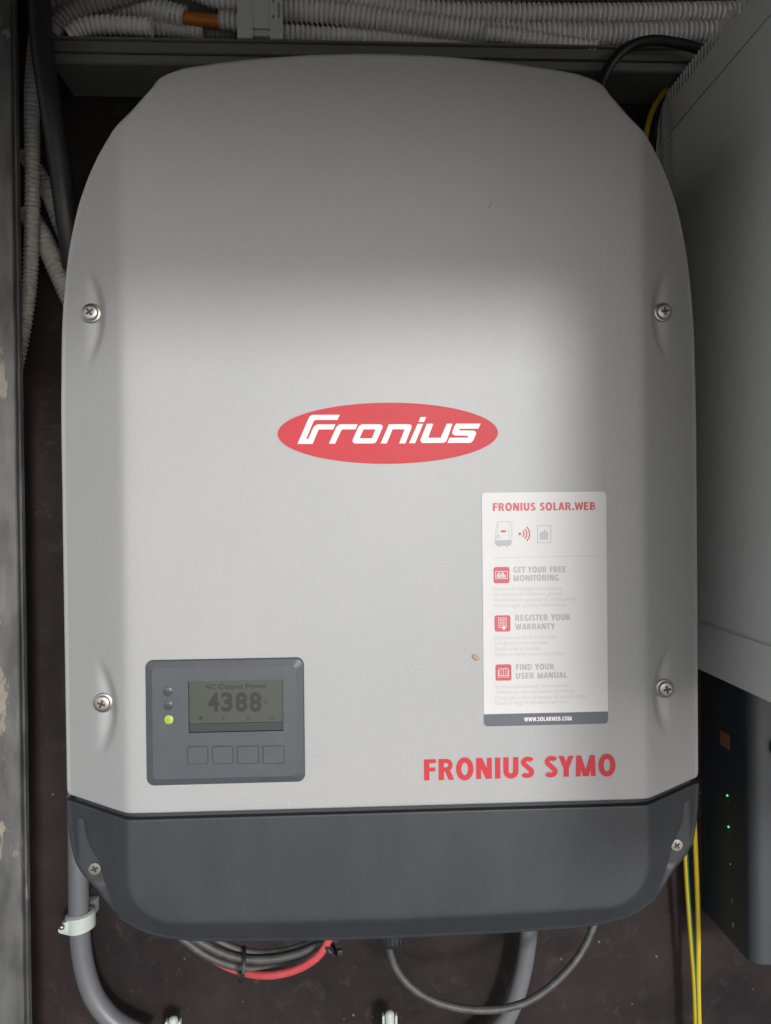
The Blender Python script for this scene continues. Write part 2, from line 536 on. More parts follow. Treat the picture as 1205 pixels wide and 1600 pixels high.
me = loft('front_cover', zc, hw, body_arc, body_y, 261, lambda p: np.where(p[:, 2] < -.2215, .0012, RB), -.035)
front_cover = part('front_cover', me, M_SILVER)

# lower anthracite cover
def panel_out(X, Z):
    """distance outside the raised centre panel (rounded lower corners)"""
    r = .032
    zb = -.3075 + .004 * (X / XF) ** 2
    qx = np.abs(X) - (XF - r)
    qz = (zb + r) - Z
    return np.sqrt(np.maximum(qx, 0) ** 2 + np.maximum(qz, 0) ** 2) + np.minimum(np.maximum(qx, qz), 0) - r
CSCREW = []
def cover_y(X, Z):
    d = panel_out(X, Z)
    Y = YF - .0008 + SL * .5 * (d + np.sqrt(d * d + .0015 ** 2))
    # scooped screw pockets in the side facets
    ax = np.abs(X)
    zkn = np.array([-.335, -.315, -.30, -.288, -.276, -.268, -.262, -.256, -.250, -.240, -.238])
    xkn = np.array([.195, .2025, .2085, .2135, .2185, .2205, .2270, .2315, .2330, .2345, .2365])
    xb = np.interp(Z, zkn, xkn)
    mask = sstep(-.0012, .0022, ax - xb) * (1 - sstep(-.2395, -.2365, Z))
    seat = -.1905 + .0 * Z
    dep = np.clip(seat - Y, 0, .0135) * (1 - .75 * sstep(-.288, -.306, Z))
    Y2 = Y + dep * mask
    return Y2
zk2 = [-.328, -.322, -.3165, -.310, -.303, -.295, -.285, -.270, -.250, -.2275]
hk2 = [.120, .160, .184, .202, .2160, .2270, .2375, .2465, .2515, .2535]
RC = .004
zc2 = np.concatenate([np.linspace(-.3240, -.30, 50), np.linspace(-.30, -.2285, 100)[1:]])
hw2 = curve_interp(zc2, zk2, hk2) - RC
def cover_arc(u, z):
    return -.0035 * (1 - u * u) * (1 - sstep(-.324, -.26, z)) ** 2
me = loft('lower_cover', zc2, hw2, cover_arc, cover_y, 401, lambda p: np.where(p[:, 2] > -.2290, .0010, RC), -.045)
lower_cover = part('lower_cover', me, M_ANTH)
# dark strip behind the open joint, stands in for its shade
bm = bmesh.new()
xs = np.linspace(-.246, .246, 60)
top = [[bm.verts.new((x, float(yfacet(np.array(abs(x)))) + .0045, z)) for x in xs] for z in (-.235, -.216)]
for k in range(len(xs) - 1):
    bm.faces.new((top[0][k], top[0][k + 1], top[1][k + 1], top[1][k]))
part('joint_gasket', bm_mesh('joint_gasket', bm, True), M_NEARBLACK)
# chassis carrying everything back to the wall
bm = bmesh.new(); add_box(bm, -.225, .225, -.044, -.001, -.30, .29, .002)
part('chassis', bm_mesh('chassis', bm, True), M_DARKIN)
bm = bmesh.new(); add_box(bm, -.20, .20, -.170, -.046, -.312, -.230, .002)
part('connection_tray', bm_mesh('connection_tray', bm, True), M_NEARBLACK)

# ---- screws
def cross_recess(bm, r, h, rot, mtx):
    for a in (0, 90):
        m = mtx @ Matrix.Rotation(R(a + rot), 4, 'Z')
        m = m @ Matrix.LocRotScale((0, 0, h + (.00001 if a else 0)), None, (r * 1.05, r * .26, .0006))
        bmesh.ops.create_cube(bm, size=1, matrix=m)
def screw(loc, rot, tilt, head=.0058, washer=.0073, h=.0055, s=1):
    root = None
    mtx = Matrix.Translation(Vector(loc)) @ Matrix.Rotation(R(tilt), 4, 'Z') @ FRONT
    bm = bmesh.new()
    if h > .003:
        add_lathe(bm, [(0, h), (head * .55, h), (head * .86, h * .98), (head, h * .88), (head, .0022), (head * .5, .0020)], 28, mtx)
    else:
        add_lathe(bm, [(0, h), (head * .6, h), (head * .93, h * .92), (head, h * .6), (head, -.001)], 28, mtx)
    o = part('screw', bm_mesh('screw', bm, True, 50), M_STEEL)
    if washer:
        bm = bmesh.new()
        add_lathe(bm, [(head * .7, .0020), (washer * .9, .0020), (washer, .0015), (washer, -.001)], 28, mtx)
        link('washer', bm_mesh('washer', bm, True, 50), M_STEEL, o)
    bm = bmesh.new()
    cross_recess(bm, head, h, rot, mtx)
    link('cross_slot', bm_mesh('cross_slot', bm), M_RECESS, o)
for (loc, rot) in zip(SCREWS, (35, 70, 5, 10)):
    screw(loc, rot, 0)
for (px, py, rot) in ((148, 1358, 20), (1058, 1321, 35)):
    p = P(px, py, -.192)
    screw((p.x, -.1905, p.z), rot, 0, .0050, 0, .0016)

# ------------------------------------------------------------------ lettering tools
def arc(cx, cy, rx, ry, a0, a1, n=10):
    return [(cx + rx * math.cos(R(a0 + (a1 - a0) * k / n)), cy + ry * math.sin(R(a0 + (a1 - a0) * k / n))) for k in range(n + 1)]
def ribbon(bm, pts, w, tf, closed=False, taper=None):
    """flat stroke of width w along pts (mitred), tf maps 2-D -> 3-D"""
    P2 = [np.array(p, float) for p in pts]
    n = len(P2)
    left, right = [], []
    for i in range(n):
        if closed:
            a, b, c = P2[i - 1], P2[i], P2[(i + 1) % n]
        else:
            a, b, c = P2[max(i - 1, 0)], P2[i], P2[min(i + 1, n - 1)]
        d1 = b - a if np.linalg.norm(b - a) > 1e-9 else c - b
        d2 = c - b if np.linalg.norm(c - b) > 1e-9 else b - a
        d1 = d1 / np.linalg.norm(d1); d2 = d2 / np.linalg.norm(d2)
        n1 = np.array([-d1[1], d1[0]]); n2 = np.array([-d2[1], d2[0]])
        m = n1 + n2
        m = m / max(1e-6, np.linalg.norm(m))
        k = min(2.5, 1 / max(.2, m @ n1))
        ww = w if taper is None else w * taper[i]
        left.append(bm.verts.new(tf(*(b + m * k * ww / 2))))
        right.append(bm.verts.new(tf(*(b - m * k * ww / 2))))
    for i in range(n if closed else n - 1):
        j = (i + 1) % n
        try:
            bm.faces.new((left[i], right[i], right[j], left[j]))
        except ValueError:
            pass
def poly(bm, pts, tf):
    bm.faces.new([bm.verts.new(tf(*p)) for p in pts])
W = .25
H = .19
O_PTS = lambda w: arc(w / 2, .5, (w - W) / 2, (1.02 - H * .9) / 2, 0, 351, 32)
S_PTS = arc(.325, .735, .20, .175, 25, 180, 8) + [(.17, .64)] + [(.27, .545), (.40, .455)] + arc(.30, .275, .20, .185, 20, -160, 10)
S_PTS = arc(.325, .735, .205, .165, 25, 238, 14) + arc(.285, .272, .215, .175, 55, -152, 14)
S_OLD = [(.55, .86), (.44, .905), (.32, .91), (.19, .86), (.13, .745), (.165, .635), (.27, .555), (.38, .475), (.475, .385), (.495, .265), (.43, .15), (.30, .095), (.16, .10), (.04, .155)]
GL = {   # width, strokes (points, stroke width, closed)
    'F': (.55, [([(.12, 0), (.12, 1)], W, 0), ([(.2375, .905), (.55, .905)], H, 0), ([(.2375, .515), (.52, .515)], H, 0)]),
    'E': (.56, [([(.12, 0), (.12, 1)], W, 0), ([(.2375, .905), (.55, .905)], H, 0), ([(.2375, .515), (.52, .515)], H, 0), ([(.2375, .095), (.56, .095)], H, 0)]),
    'L': (.52, [([(.12, 0), (.12, 1)], W, 0), ([(.2375, .095), (.52, .095)], H, 0)]),
    'I': (.24, [([(.12, 0), (.12, 1)], W, 0)]),
    'T': (.62, [([(.31, 0), (.31, .81)], W, 0), ([(0, .905), (.62, .905)], H, 0)]),
    'N': (.73, [([(.115, 0), (.115, 1)], .23, 0), ([(.615, 0), (.615, 1)], .23, 0), ([(.14, 1), (.59, 0)], .28, 0)]),
    'M': (.95, [([(.12, 0), (.15, 1)], .225, 0), ([(.83, 0), (.80, 1)], .225, 0), ([(.155, 1), (.455, 0)], .225, 0), ([(.795, 1), (.495, 0)], .225, 0)]),
    'W': (1.05, [([(.11, 1), (.30, 0)], .22, 0), ([(.31, 0), (.525, .98)], .18, 0), ([(.525, .98), (.74, 0)], .18, 0), ([(.94, 1), (.75, 0)], .22, 0)]),
    'U': (.69, [([(.12, 1), (.12, .34)] + arc(.345, .33, .225, .225, 180, 360, 12) + [(.57, .34), (.57, 1)], W, 0)]),
    'Y': (.73, [([(.365, 0), (.365, .46)], W, 0), ([(.125, 1), (.365, .40)], .25, 0), ([(.605, 1), (.365, .40)], .25, 0)]),
    'O': (.81, [(O_PTS(.81), W, 1)]),
    'C': (.62, [(arc(.42, .5, .30, .41, 62, 298, 18), W, 0)]),
    'G': (.70, [(arc(.42, .5, .30, .41, 60, 292, 18), W, 0), ([(.60, .08), (.60, .52)], .20, 0)]),
    'D': (.74, [([(.12, 0), (.12, 1)], W, 0), ([(.2375, .905), (.33, .905)] + arc(.36, .5, .26, .405, 90, -90, 14) + [(.33, .095), (.2375, .095)], .21, 0)]),
    'R': (.71, [([(.12, 0), (.12, 1)], W, 0), ([(.2375, .90), (.36, .90)] + arc(.37, .70, .175, .20, 80, -80, 10) + [(.36, .50), (.2375, .50)], .20, 0), ([(.40, .46), (.585, 0)], .26, 0)]),
    'B': (.66, [([(.12, 0), (.12, 1)], W, 0), ([(.2375, .905), (.36, .905)] + arc(.36, .72, .16, .185, 80, -80, 8) + [(.34, .535), (.2375, .535)], .18, 0), ([(.2375, .48), (.38, .48)] + arc(.38, .285, .17, .19, 80, -80, 8) + [(.36, .095), (.2375, .095)], .18, 0)]),
    'S': (.60, [(S_PTS, .225, 0)]),
    'A': (.76, [([(.12, 0), (.36, 1)], .24, 0), ([(.64, 0), (.40, 1)], .24, 0), ([(.24, .285), (.52, .285)], .16, 0)]),
    '.': (.24, [([(.12, 0), (.12, .23)], W, 0)]),
    ' ': (.26, []),
}
ROUND = set('OCGSU')
def poly(bm, pts, tf):
    bm.faces.new([bm.verts.new(tf(*p)) for p in pts])
def heavy_text(bm, s, x, z, h, y, length=None):
    """heavy condensed capitals on a plane facing the viewer; returns drawn width"""
    def gap(a, b):
        g = .15
        if a in 'OCGS' : g -= .03
        if b in 'OCGS': g -= .03
        if a in 'YWAT' or b in 'YWAT': g -= .075
        if a in 'RF.' or b == '.': g -= .03
        return g
    tot = 0
    adv = []
    for i, c in enumerate(s):
        adv.append(tot)
        tot += GL[c][0] + (gap(c, s[i + 1]) if i + 1 < len(s) else 0)
    kx = 1 if length is None else length / (tot * h)
    for i, c in enumerate(s):
        for q, (pts, w, closed) in enumerate(GL[c][1]):
            x0 = adv[i]
            yy = y - .000012 * q - .000004 * (i % 2)
            tf = lambda a, b: (x + a * h * kx, yy, z + b * h)
            if len(pts) == 2 and pts[0][1] != pts[1][1]:      # upright or slanting stroke: ends cut level
                (xa, ya), (xb, yb_) = pts
                poly(bm, [(xa + x0 - w / 2, ya), (xa + x0 + w / 2, ya), (xb + x0 + w / 2, yb_), (xb + x0 - w / 2, yb_)], tf)
            else:
                ribbon(bm, [(p[0] + x0, p[1]) for p in pts], w, tf, closed)
    return tot * h * kx
def heavy(name, lines, mat, parent):
    bm = bmesh.new()
    for ln in lines:
        heavy_text(bm, *ln)
    return link(name, bm_mesh(name, bm), mat, parent)
def fine_text(s, x, z, h, y, off=0, length=None):
    cu = bpy.data.curves.new('t', 'FONT')
    cu.body = s
    cu.size = 1
    cu.offset = off
    ob = bpy.data.objects.new('t', cu)
    COL.objects.link(ob)
    dg = bpy.context.evaluated_depsgraph_get()
    me = bpy.data.meshes.new_from_object(ob.evaluated_get(dg))
    bpy.data.objects.remove(ob)
    co = np.array([v.co[:] for v in me.vertices])
    k = h / .70
    w = (co[:, 0].max() - co[:, 0].min()) * k
    kx = 1 if length is None else length / w
    x0 = co[:, 0].min()
    vs = [(x + (c[0] - x0) * k * kx, y, z + c[1] * k) for c in co]
    fs = [tuple(p.vertices) for p in me.polygons]
    bpy.data.meshes.remove(me)
    return vs, fs
def fine(name, lines, mat, parent):
    V, Fc = [], []
    for ln in lines:
        vs, fs = fine_text(*ln)
        b = len(V)
        V += vs
        Fc += [tuple(i + b for i in f) for f in fs]
    return link(name, mesh(name, V, Fc), mat, parent)

# ---- oval logo
def logo():
    c = (P(434, 678, YF) + P(778, 677, YF)) / 2
    cx, cz = c.x, P(606, 677, YF).z
    A, B = .0817, .0226
    rim = [(cx + A * math.cos(2 * math.pi * k / 96), cz + B * math.sin(2 * math.pi * k / 96)) for k in range(96)]
    bm = bmesh.new(); add_prism(bm, rim, YF - .0004, YF + .001)
    o = part('logo_badge', bm_mesh('logo_badge', bm), M_RED)
    bm = bmesh.new()
    # letters traced in units of the badge: pixels of an enlarged view, 7.53 px each
    def T(px, py):
        w = P(455 + px / 7.53, 635 + py / 7.53, YF)
        return (w.x, YF - .00055, w.z)
    def pl(p): poly(bm, p, T)
    s = .43                                       # slant, x per y
    def st(*pts, w=62, closed=False):
        ribbon(bm, pts, w, T, closed)
    # F : outer arm and inner arm joined at the foot
    pl([(75, 442), (190, 383), (252, 442)])
    pl([(75, 442), (207, 140), (225, 115), (272, 168), (258, 190), (178, 383), (190, 383)])
    pl([(225, 115), (250, 101), (572, 100), (546, 160), (285, 160), (272, 168)])
    pl([(190, 383), (203, 383), (262, 250), (290, 220), (330, 273), (320, 283), (252, 442)])
    pl([(290, 220), (318, 212), (522, 212), (495, 272), (332, 272), (330, 273)])
    # r
    pl([(445, 439), (535, 240), (560, 218), (600, 273), (588, 286), (518, 439)])
    pl([(560, 218), (585, 211), (782, 211), (756, 271), (602, 271), (600, 273)])
    # o
    out = [(752, 437), (728, 425), (722, 400), (790, 245), (808, 222), (838, 211), (1045, 211), (1070, 222), (1078, 245), (1008, 405), (990, 428), (962, 437)]
    inn = [(806, 376), (806, 376), (806, 376), (848, 279), (851, 273), (856, 271), (993, 271), (993, 271), (993, 271), (953, 368), (949, 374), (942, 376)]
    for i in range(12):
        j = (i + 1) % 12
        q = [out[i], out[j], inn[j], inn[i]]
        q2 = []
        for p in q:
            if not q2 or p != q2[-1]:
                q2.append(p)
        if q2[0] == q2[-1]:
            q2.pop()
        pl(q2)
    D = 150 * 7.53                                # second view starts 150 px further right
    def d(p): return [(x + D, y) for x, y in p]
    # n
    pl(d([(-78, 437), (22, 211), (64, 271), (-5, 437)]))
    pl(d([(22, 211), (262, 210), (206, 270), (64, 271)]))
    pl(d([(262, 210), (283, 220), (289, 245), (214, 436), (141, 436), (206, 270)]))
    # i
    pl(d([(258, 434), (358, 206), (424, 206), (328, 434)]))
    pl(d([(368, 184), (392, 126), (460, 126), (434, 184)]))
    # u
    pl(d([(468, 205), (543, 205), (482, 370), (420, 432), (398, 420), (390, 395)]))
    pl(d([(482, 370), (628, 370), (660, 430), (420, 432)]))
    pl(d([(628, 370), (702, 204), (768, 204), (700, 402), (684, 422), (660, 430)]))
    # s
    pl(d([(1100, 203), (1072, 263), (852, 263), (812, 204)]))
    pl(d([(812, 204), (852, 263), (846, 283), (798, 342), (770, 328), (766, 305), (790, 235)]))
    pl(d([(846, 283), (1020, 286), (955, 345), (798, 342)]))
    pl(d([(1020, 286), (1044, 300), (1046, 325), (1012, 400), (994, 422), (968, 430), (945, 368), (955, 345)]))
    pl(d([(945, 368), (968, 430), (708, 431), (735, 369)]))
    link('logo_lettering', bm_mesh('logo_lettering', bm), M_WHITE, o)
logo()

# ---- model name, printed
z0 = (P(663, 1222, YF).z + P(962, 1209, YF).z) / 2
xa, xb_ = P(663, 1222, YF).x, P(962, 1209, YF).x
bm = bmesh.new()
heavy_text(bm, 'FRONIUS SYMO', xa, z0, .0158, YF - .0003, xb_ - xa)
part('model_lettering', bm_mesh('model_lettering', bm), M_RED)

# ---- information sticker
def sticker():
    c = [P(752, 770, YF), P(946, 768, YF), P(951, 1128, YF), P(757, 1137, YF)]
    x0 = (c[0].x + c[3].x) / 2; x1 = (c[1].x + c[2].x) / 2
    z1 = (c[0].z + c[1].z) / 2; z0 = (c[2].z + c[3].z) / 2
    Wd, Hd = x1 - x0, z1 - z0
    yb = YF - .0005
    bm = bmesh.new(); add_prism(bm, rrect((x0 + x1) / 2, (z0 + z1) / 2, Wd, Hd, .0028), yb, YF + .001)
    s = part('information_sticker', bm_mesh('information_sticker', bm), M_STICKER)
    y = yb - .00012
    # position on the sticker from photo pixels
    def q(px, py):
        w = P(px, py, YF)
        return w.x, w.z
    def line(txt, xa, xb, yb_, hpx, off=None):
        a, z = q(xa, yb_); b, _ = q(xb, yb_)
        return (txt, a, z, hpx / 2.11 / 1000, y, b - a)
    heavy('sticker_title', [line('FRONIUS SOLAR.WEB', 770, 930, 798.5, 12.5)], M_STRED, s)
    heavy('sticker_heading', [line('GET YOUR FREE', 802, 884, 895, 9.5), line('MONITORING', 802, 873, 908, 9.5)], M_STGREY, s)
    heavy('sticker_heading', [line('REGISTER YOUR', 805, 891, 970, 9.5), line('WARRANTY', 805, 867, 984, 9.5)], M_STGREY, s)
    heavy('sticker_heading', [line('FIND YOUR', 806, 866, 1047, 9.5), line('USER MANUAL', 806, 886, 1060.5, 9.5)], M_STGREY, s)
    def fl(txt, xa, xb, yb_):
        a, z = q(xa, yb_); b, _ = q(xb, yb_)
        return (txt, a, z, 6.2 / 2.11 / 1000, y, 0.0, b - a)
    fine('sticker_fine_print', [fl('Kostenlose Anlagenüberwachung', 770, 879, 923), fl("Surveillance d'installation gratuite", 771, 879, 931.5),
                     fl('Monitorización gratuita de instalaciones', 771, 900, 940), fl("Monitoraggio gratuito dell'impianto", 772, 885, 949)], M_STFINE, s)
    fine('sticker_fine_print', [fl('Registrieren Sie Ihre Garantie', 773, 869, 999), fl('Enregistrez votre garantie', 773, 855, 1007.5),
                     fl('Registrarse la garantía', 773, 845, 1016.5), fl('Esegui la registrazione di garanzia', 774, 881, 1025)], M_STFINE, s)
    fine('sticker_fine_print', [fl('Bedienungsanleitung herunterladen', 774, 889, 1075.5), fl('Téléchargez vos instructions de service', 774, 897, 1084),
                     fl('Descargar y abrir el manual de instrucciones', 774, 916, 1093), fl("Scarica e leggi le istruzioni per l'uso", 774, 887, 1101)], M_STFINE, s)
    # slate band at the foot with the web address
    zb1 = (q(757, 1117)[1] + q(951, 1110)[1]) / 2
    pts = [(x0, zb1), (x0, z0 + .0028)] + [(x0 + .0028 - .0028 * math.cos(R(a)), z0 + .0028 - .0028 * math.sin(R(a))) for a in (20, 45, 70, 90)] \
        + [(x1 - .0028 + .0028 * math.cos(R(a)), z0 + .0028 - .0028 * math.sin(R(a))) for a in (90, 70, 45, 20)] + [(x1, z0 + .0028), (x1, zb1)]
    bm = bmesh.new(); poly(bm, pts, lambda a, b: (a, y, b))
    link('sticker_band', bm_mesh('sticker_band', bm), M_STDARK, s)
    y2 = y - .00012
    a, z = q(819, 1126.5); b, _ = q(893, 1126.5)
    heavy('sticker_address', [('WWW.SOLARWEB.COM', a, z - .0002, 6.6 / 2.11 / 1000, y2, b - a)], M_WHITE, s)
    # three red icons
    def icon(px, py, kind):
        cx, cz = q(px, py)
        bm = bmesh.new(); poly(bm, rrect(cx, cz, .0120, .0122, .0016, 4), lambda a, b: (a, y, b))
        link('sticker_icon', bm_mesh('sticker_icon', bm), M_STRED, s)
        bm = bmesh.new()
        u = .0001
        tf = lambda a, b: (cx + a * .0005, y2, cz + b * .0005)
        tf2 = lambda a, b: (cx + a * .0005, y2 - .00003, cz + b * .0005)
        if kind == 0:
            ribbon(bm, [(-9, 5.5), (9, 5.5), (9, -5), (-9, -5)], .9, tf, True)
            for k, h_ in enumerate((6, 8, 5, 8.5, 7, 4.5)):
                poly(bm, [(-7 + k * 2.3, -3.8), (-5.2 + k * 2.3, -3.8), (-5.2 + k * 2.3, -3.8 + h_), (-7 + k * 2.3, -3.8 + h_)], tf2)
        elif kind == 1:
            ribbon(bm, [(-5.5, 8.5), (5.5, 8.5), (5.5, -6), (-5.5, -6)], .9, tf, True)
            for k in range(5):
                ribbon(bm, [(-4, 6.2 - k * 2.2), (4, 6.2 - k * 2.2)], .8, tf2)
            poly(bm, [(2 + 2.8 * math.cos(R(a * 30)) * (1 if a % 2 else .75), -6 + 2.8 * math.sin(R(a * 30)) * (1 if a % 2 else .75)) for a in range(12)], tf2)
            poly(bm, [(.5, -7), (3.5, -7), (4, -10), (2, -8.8), (0, -10)], tf)
        else:
            for sg in (-1, 1):
                ribbon(bm, [(0, 4.5), (sg * 2, 6.2), (sg * 4.5, 6.4), (sg * 6.5, 5), (sg * 6.5, -5), (sg * 4.5, -4), (sg * 2, -4.2), (0, -6)], .9, tf)
                ribbon(bm, [(sg * 8, 4), (sg * 8, -7), (sg * 1, -7)], .8, tf2)
                ribbon(bm, [(sg * 3.4, 5.5), (sg * 3.4, -3.6)], .6, tf2)
            ribbon(bm, [(0, 4.5), (0, -6)], .9, tf2)
        link('icon_drawing', bm_mesh('icon_drawing', bm), M_STICKER, s)
    icon(783.5, 898.5, 0); icon(785, 974, 1); icon(786.5, 1050.5, 2)
    # picture row: small inverter, radio waves, chart
    cx, cz = q(787, 834)
    k = 1 / 2110.0
    tf = lambda a, b: (cx + a * k, y, cz + b * k)
    tf2 = lambda a, b: (cx + a * k, y2, cz + b * k)
    bm = bmesh.new()
    ribbon(bm, [(-13.5, -10), (-12, 10), (-9, 19), (10, 19), (13, 13), (13, -9)], .9, tf)
    ribbon(bm, [(-9, 18.5), (-10, -9)], .5, tf2); ribbon(bm, [(9, 18.5), (8, -9)], .5, tf2)
    ribbon(bm, [(-11, -6), (-6, -6), (-6, -2.5), (-10, -2.5)], .8, tf, True)
    poly(bm, [(-14, -10), (13, -10), (12, -17), (9, -19), (-12, -19), (-14, -15)], tf)
    poly(bm, [(-9, -19), (-6, -19), (-7, -21.5), (-8, -21.5)], tf); poly(bm, [(3, -19), (6, -19), (5, -21.5), (4, -21.5)], tf)
    link('sticker_picture', bm_mesh('sticker_picture', bm), M_STGREY, s)
    bm = bmesh.new()
    poly(bm, [(-.5 + 5 * math.cos(R(a * 30)), 4 + 1.9 * math.sin(R(a * 30))) for a in range(12)], tf)
    poly(bm, [(25.5 + 2.4 * math.cos(R(a * 30)), -.5 + 2.4 * math.sin(R(a * 30))) for a in range(12)], tf)
    for r_ in (6.5, 11, 15.5):
        ribbon(bm, [(25.5 + r_ * math.cos(R(a)), -.5 + r_ * math.sin(R(a))) for a in range(-45, 46, 10)], 2.1, tf)
    link('sticker_waves', bm_mesh('sticker_waves', bm), M_STRED, s)
    cx, cz = q(850, 834.5)
    bm = bmesh.new()
    ribbon(bm, [(-10.5, -13.5), (10.5, -13.5), (10.5, 13.5), (-10.5, 13.5)], 1.0, tf, True)
    for i, h_ in enumerate((11, 13, 15.5, 12)):
        poly(bm, [(-6.5 + i * 3.3, -8.5), (-4.2 + i * 3.3, -8.5), (-4.2 + i * 3.3, -8.5 + h_), (-6.5 + i * 3.3, -8.5 + h_)], tf2)
    link('sticker_chart', bm_mesh('sticker_chart', bm), M_STGREY, s)
    bm = bmesh.new()
    for i in range(44):
        a = q(772 + i * 3.75, 871.5 - i * .07)
        poly(bm, [(a[0], a[1] - .00018), (a[0] + .0011, a[1] - .00018), (a[0] + .0011, a[1] + .00018), (a[0], a[1] + .00018)], lambda aa, bb: (aa, y, bb))
    link('sticker_dashes', bm_mesh('sticker_dashes', bm), M_STGREY, s, 'stuff')
sticker()

# ---- display panel with screen, status lights and buttons
def display():
    c = [P(227, 1032, YF), P(475, 1026, YF), P(477, 1222, YF), P(231, 1225, YF)]
    x0 = (c[0].x + c[3].x) / 2; x1 = (c[1].x + c[2].x) / 2
    z1 = (c[0].z + c[1].z) / 2; z0 = (c[2].z + c[3].z) / 2
    cx, cz = (x0 + x1) / 2, (z0 + z1) / 2
    yf = YF - .0042
    # frame built round a real opening for the screen
    sc = [P(294, 1065, yf), P(443, 1142, yf)]
    sx0, sx1, sz1, sz0 = sc[0].x, sc[1].x, sc[0].z, sc[1].z
    outer = rrect(cx, cz, x1 - x0, z1 - z0, .0055, 6)
    mid = rrect(cx, cz, x1 - x0 - .011, z1 - z0 - .011, .003, 6)
    bm = bmesh.new()
    def loop(pts, y): return [bm.verts.new((x, y, z)) for x, z in pts]
    def bridge(a, b):
        n = len(a)
        for i in range(n):
            bm.faces.new((a[i], b[i], b[(i + 1) % n], a[(i + 1) % n]))
    n = len(outer)
    l0 = loop(outer, YF + .001); l1 = loop(outer, YF - .0012)
    ol2 = rrect(cx, cz, x1 - x0 - .0016, z1 - z0 - .0016, .0050, 6)
    l2 = loop(ol2, YF - .0022); l3 = loop(mid, yf)
    bridge(l0, l1); bridge(l1, l2); bridge(l2, l3)
    # flat face from l3 to the opening: project each corner group
    def to_open(p):
        return None
    cor = [(sx1, sz1), (sx0, sz1), (sx0, sz0), (sx1, sz0)]
    cv = [bm.verts.new((x, yf, z)) for x, z in cor]
    cb = [bm.verts.new((x, yf + .0030, z)) for x, z in cor]
    m = n // 4
    for g in range(4):
        arcv = l3[g * m:(g + 1) * m]
        for i in range(m - 1):
            bm.faces.new((arcv[i], cv[g], arcv[i + 1]))
        nxt = l3[((g + 1) * m) % n]
        bm.faces.new((arcv[-1], cv[g], cv[(g + 1) % 4], nxt))
        bm.faces.new((cv[g], cb[g], cb[(g + 1) % 4], cv[(g + 1) % 4]))
    fr = part('display_panel', bm_mesh('display_panel', bm, True, 8), M_PANEL)
    # screen
    ys = yf + .0018
    zband = P(294, 1131, ys).z
    box('lcd_screen', sx0 + .0002, sx1 - .0002, ys, ys + .001, zband, sz1 - .0002, M_LCD, fr, 0)
    box('screen_ledge', sx0 + .0002, sx1 - .0002, ys - .0006, ys + .001, sz0 + .0002, zband - .0001, M_NEARBLACK, fr, .0003)
    y = ys - .0001
    def q(px, py):
        w = P(px, py, ys)
        return w.x, w.z
    def fl(txt, xa, xb, yb, hpx, off):
        a, z = q(xa, yb); b, _ = q(xb, yb)
        return (txt, a, z, hpx / 2.09 / 1000, y, off, b - a)
    fine('screen_text', [fl('AC Output Power', 320, 417.5, 1077, 7.4, .022)], M_LCDINK, fr)
    fine('screen_digits', [fl('4', 325, 343, 1110.5, 27, .04), fl('3', 346, 364, 1110.5, 27, .04), fl('8', 368, 387, 1110.5, 27, .04), fl('8', 390, 409, 1110.5, 27, .04)], M_LCDINK, fr)
    fine('screen_unit', [fl('W', 412, 419, 1101, 6.5, .02)], M_LCDINK, fr)
    bm = bmesh.new()
    def tfp(px, py):
        w = P(px, py, ys); return (w.x, y, w.z)
    poly(bm, [(310, 1122), (314, 1118), (318, 1122), (314, 1126)], tfp)
    poly(bm, [(350, 1118), (346, 1123), (348.5, 1123), (347, 1127), (352, 1121.5), (349.5, 1121.5), (351.5, 1118)], tfp)
    ribbon(bm, [(387, 1119), (391, 1124), (387, 1126)], 1.2, tfp, True)
    ribbon(bm, [(427, 1118), (427, 1122.5), (422.5, 1122.5)], 1.3, tfp)
    poly(bm, [(420.5, 1122.5), (423.5, 1120), (423.5, 1125)], tfp)
    link('screen_icons', bm_mesh('screen_icons', bm), M_LCDINK, fr)
    # status lights in shallow sockets
    for i, (px, py) in enumerate(((262, 1080.5), (263, 1102.5), (264, 1124.5))):
        p = P(px, py, yf)
        mt = Matrix.Translation((p.x, yf, p.z)) @ FRONT
        bm = bmesh.new()
        add_lathe(bm, [(.0038, .0000), (.0037, .0004), (.0034, .0004), (.0033, .00005)], 24, mt)
        ring = link('light_ring', bm_mesh('light_ring', bm, True, 50), M_PANEL, fr)
        bm = bmesh.new()
        add_lathe(bm, [(0, .00045), (.0016, .0004), (.0027, .00025), (.0033, .00008)], 20, mt)
        link('status_light', bm_mesh('status_light', bm, True), M_LEDON if i == 2 else M_LEDOFF, fr)
    # four buttons
    for (xa, xb) in ((293, 325), (332, 364), (371, 404), (411, 444)):
        a = P(xa, 1167 - (xa - 293) * .008, yf); b = P(xb, 1193 - (xa - 293) * .008, yf)
        pts = rrect((a.x + b.x) / 2, (a.z + b.z) / 2, b.x - a.x, a.z - b.z, .0013, 4)
        prism('button', pts, yf - .0007, yf + .0005, M_PANEL, fr, .0004)
        # fine dark gap round each button
        bm = bmesh.new()
        ribbon(bm, rrect((a.x + b.x) / 2, (a.z + b.z) / 2, b.x - a.x + .0004, a.z - b.z + .0004, .0014, 4), .0005, lambda aa, bb: (aa, yf - .00006, bb), True)
        link('button_gap', bm_mesh('button_gap', bm), M_NEARBLACK, fr)
display()
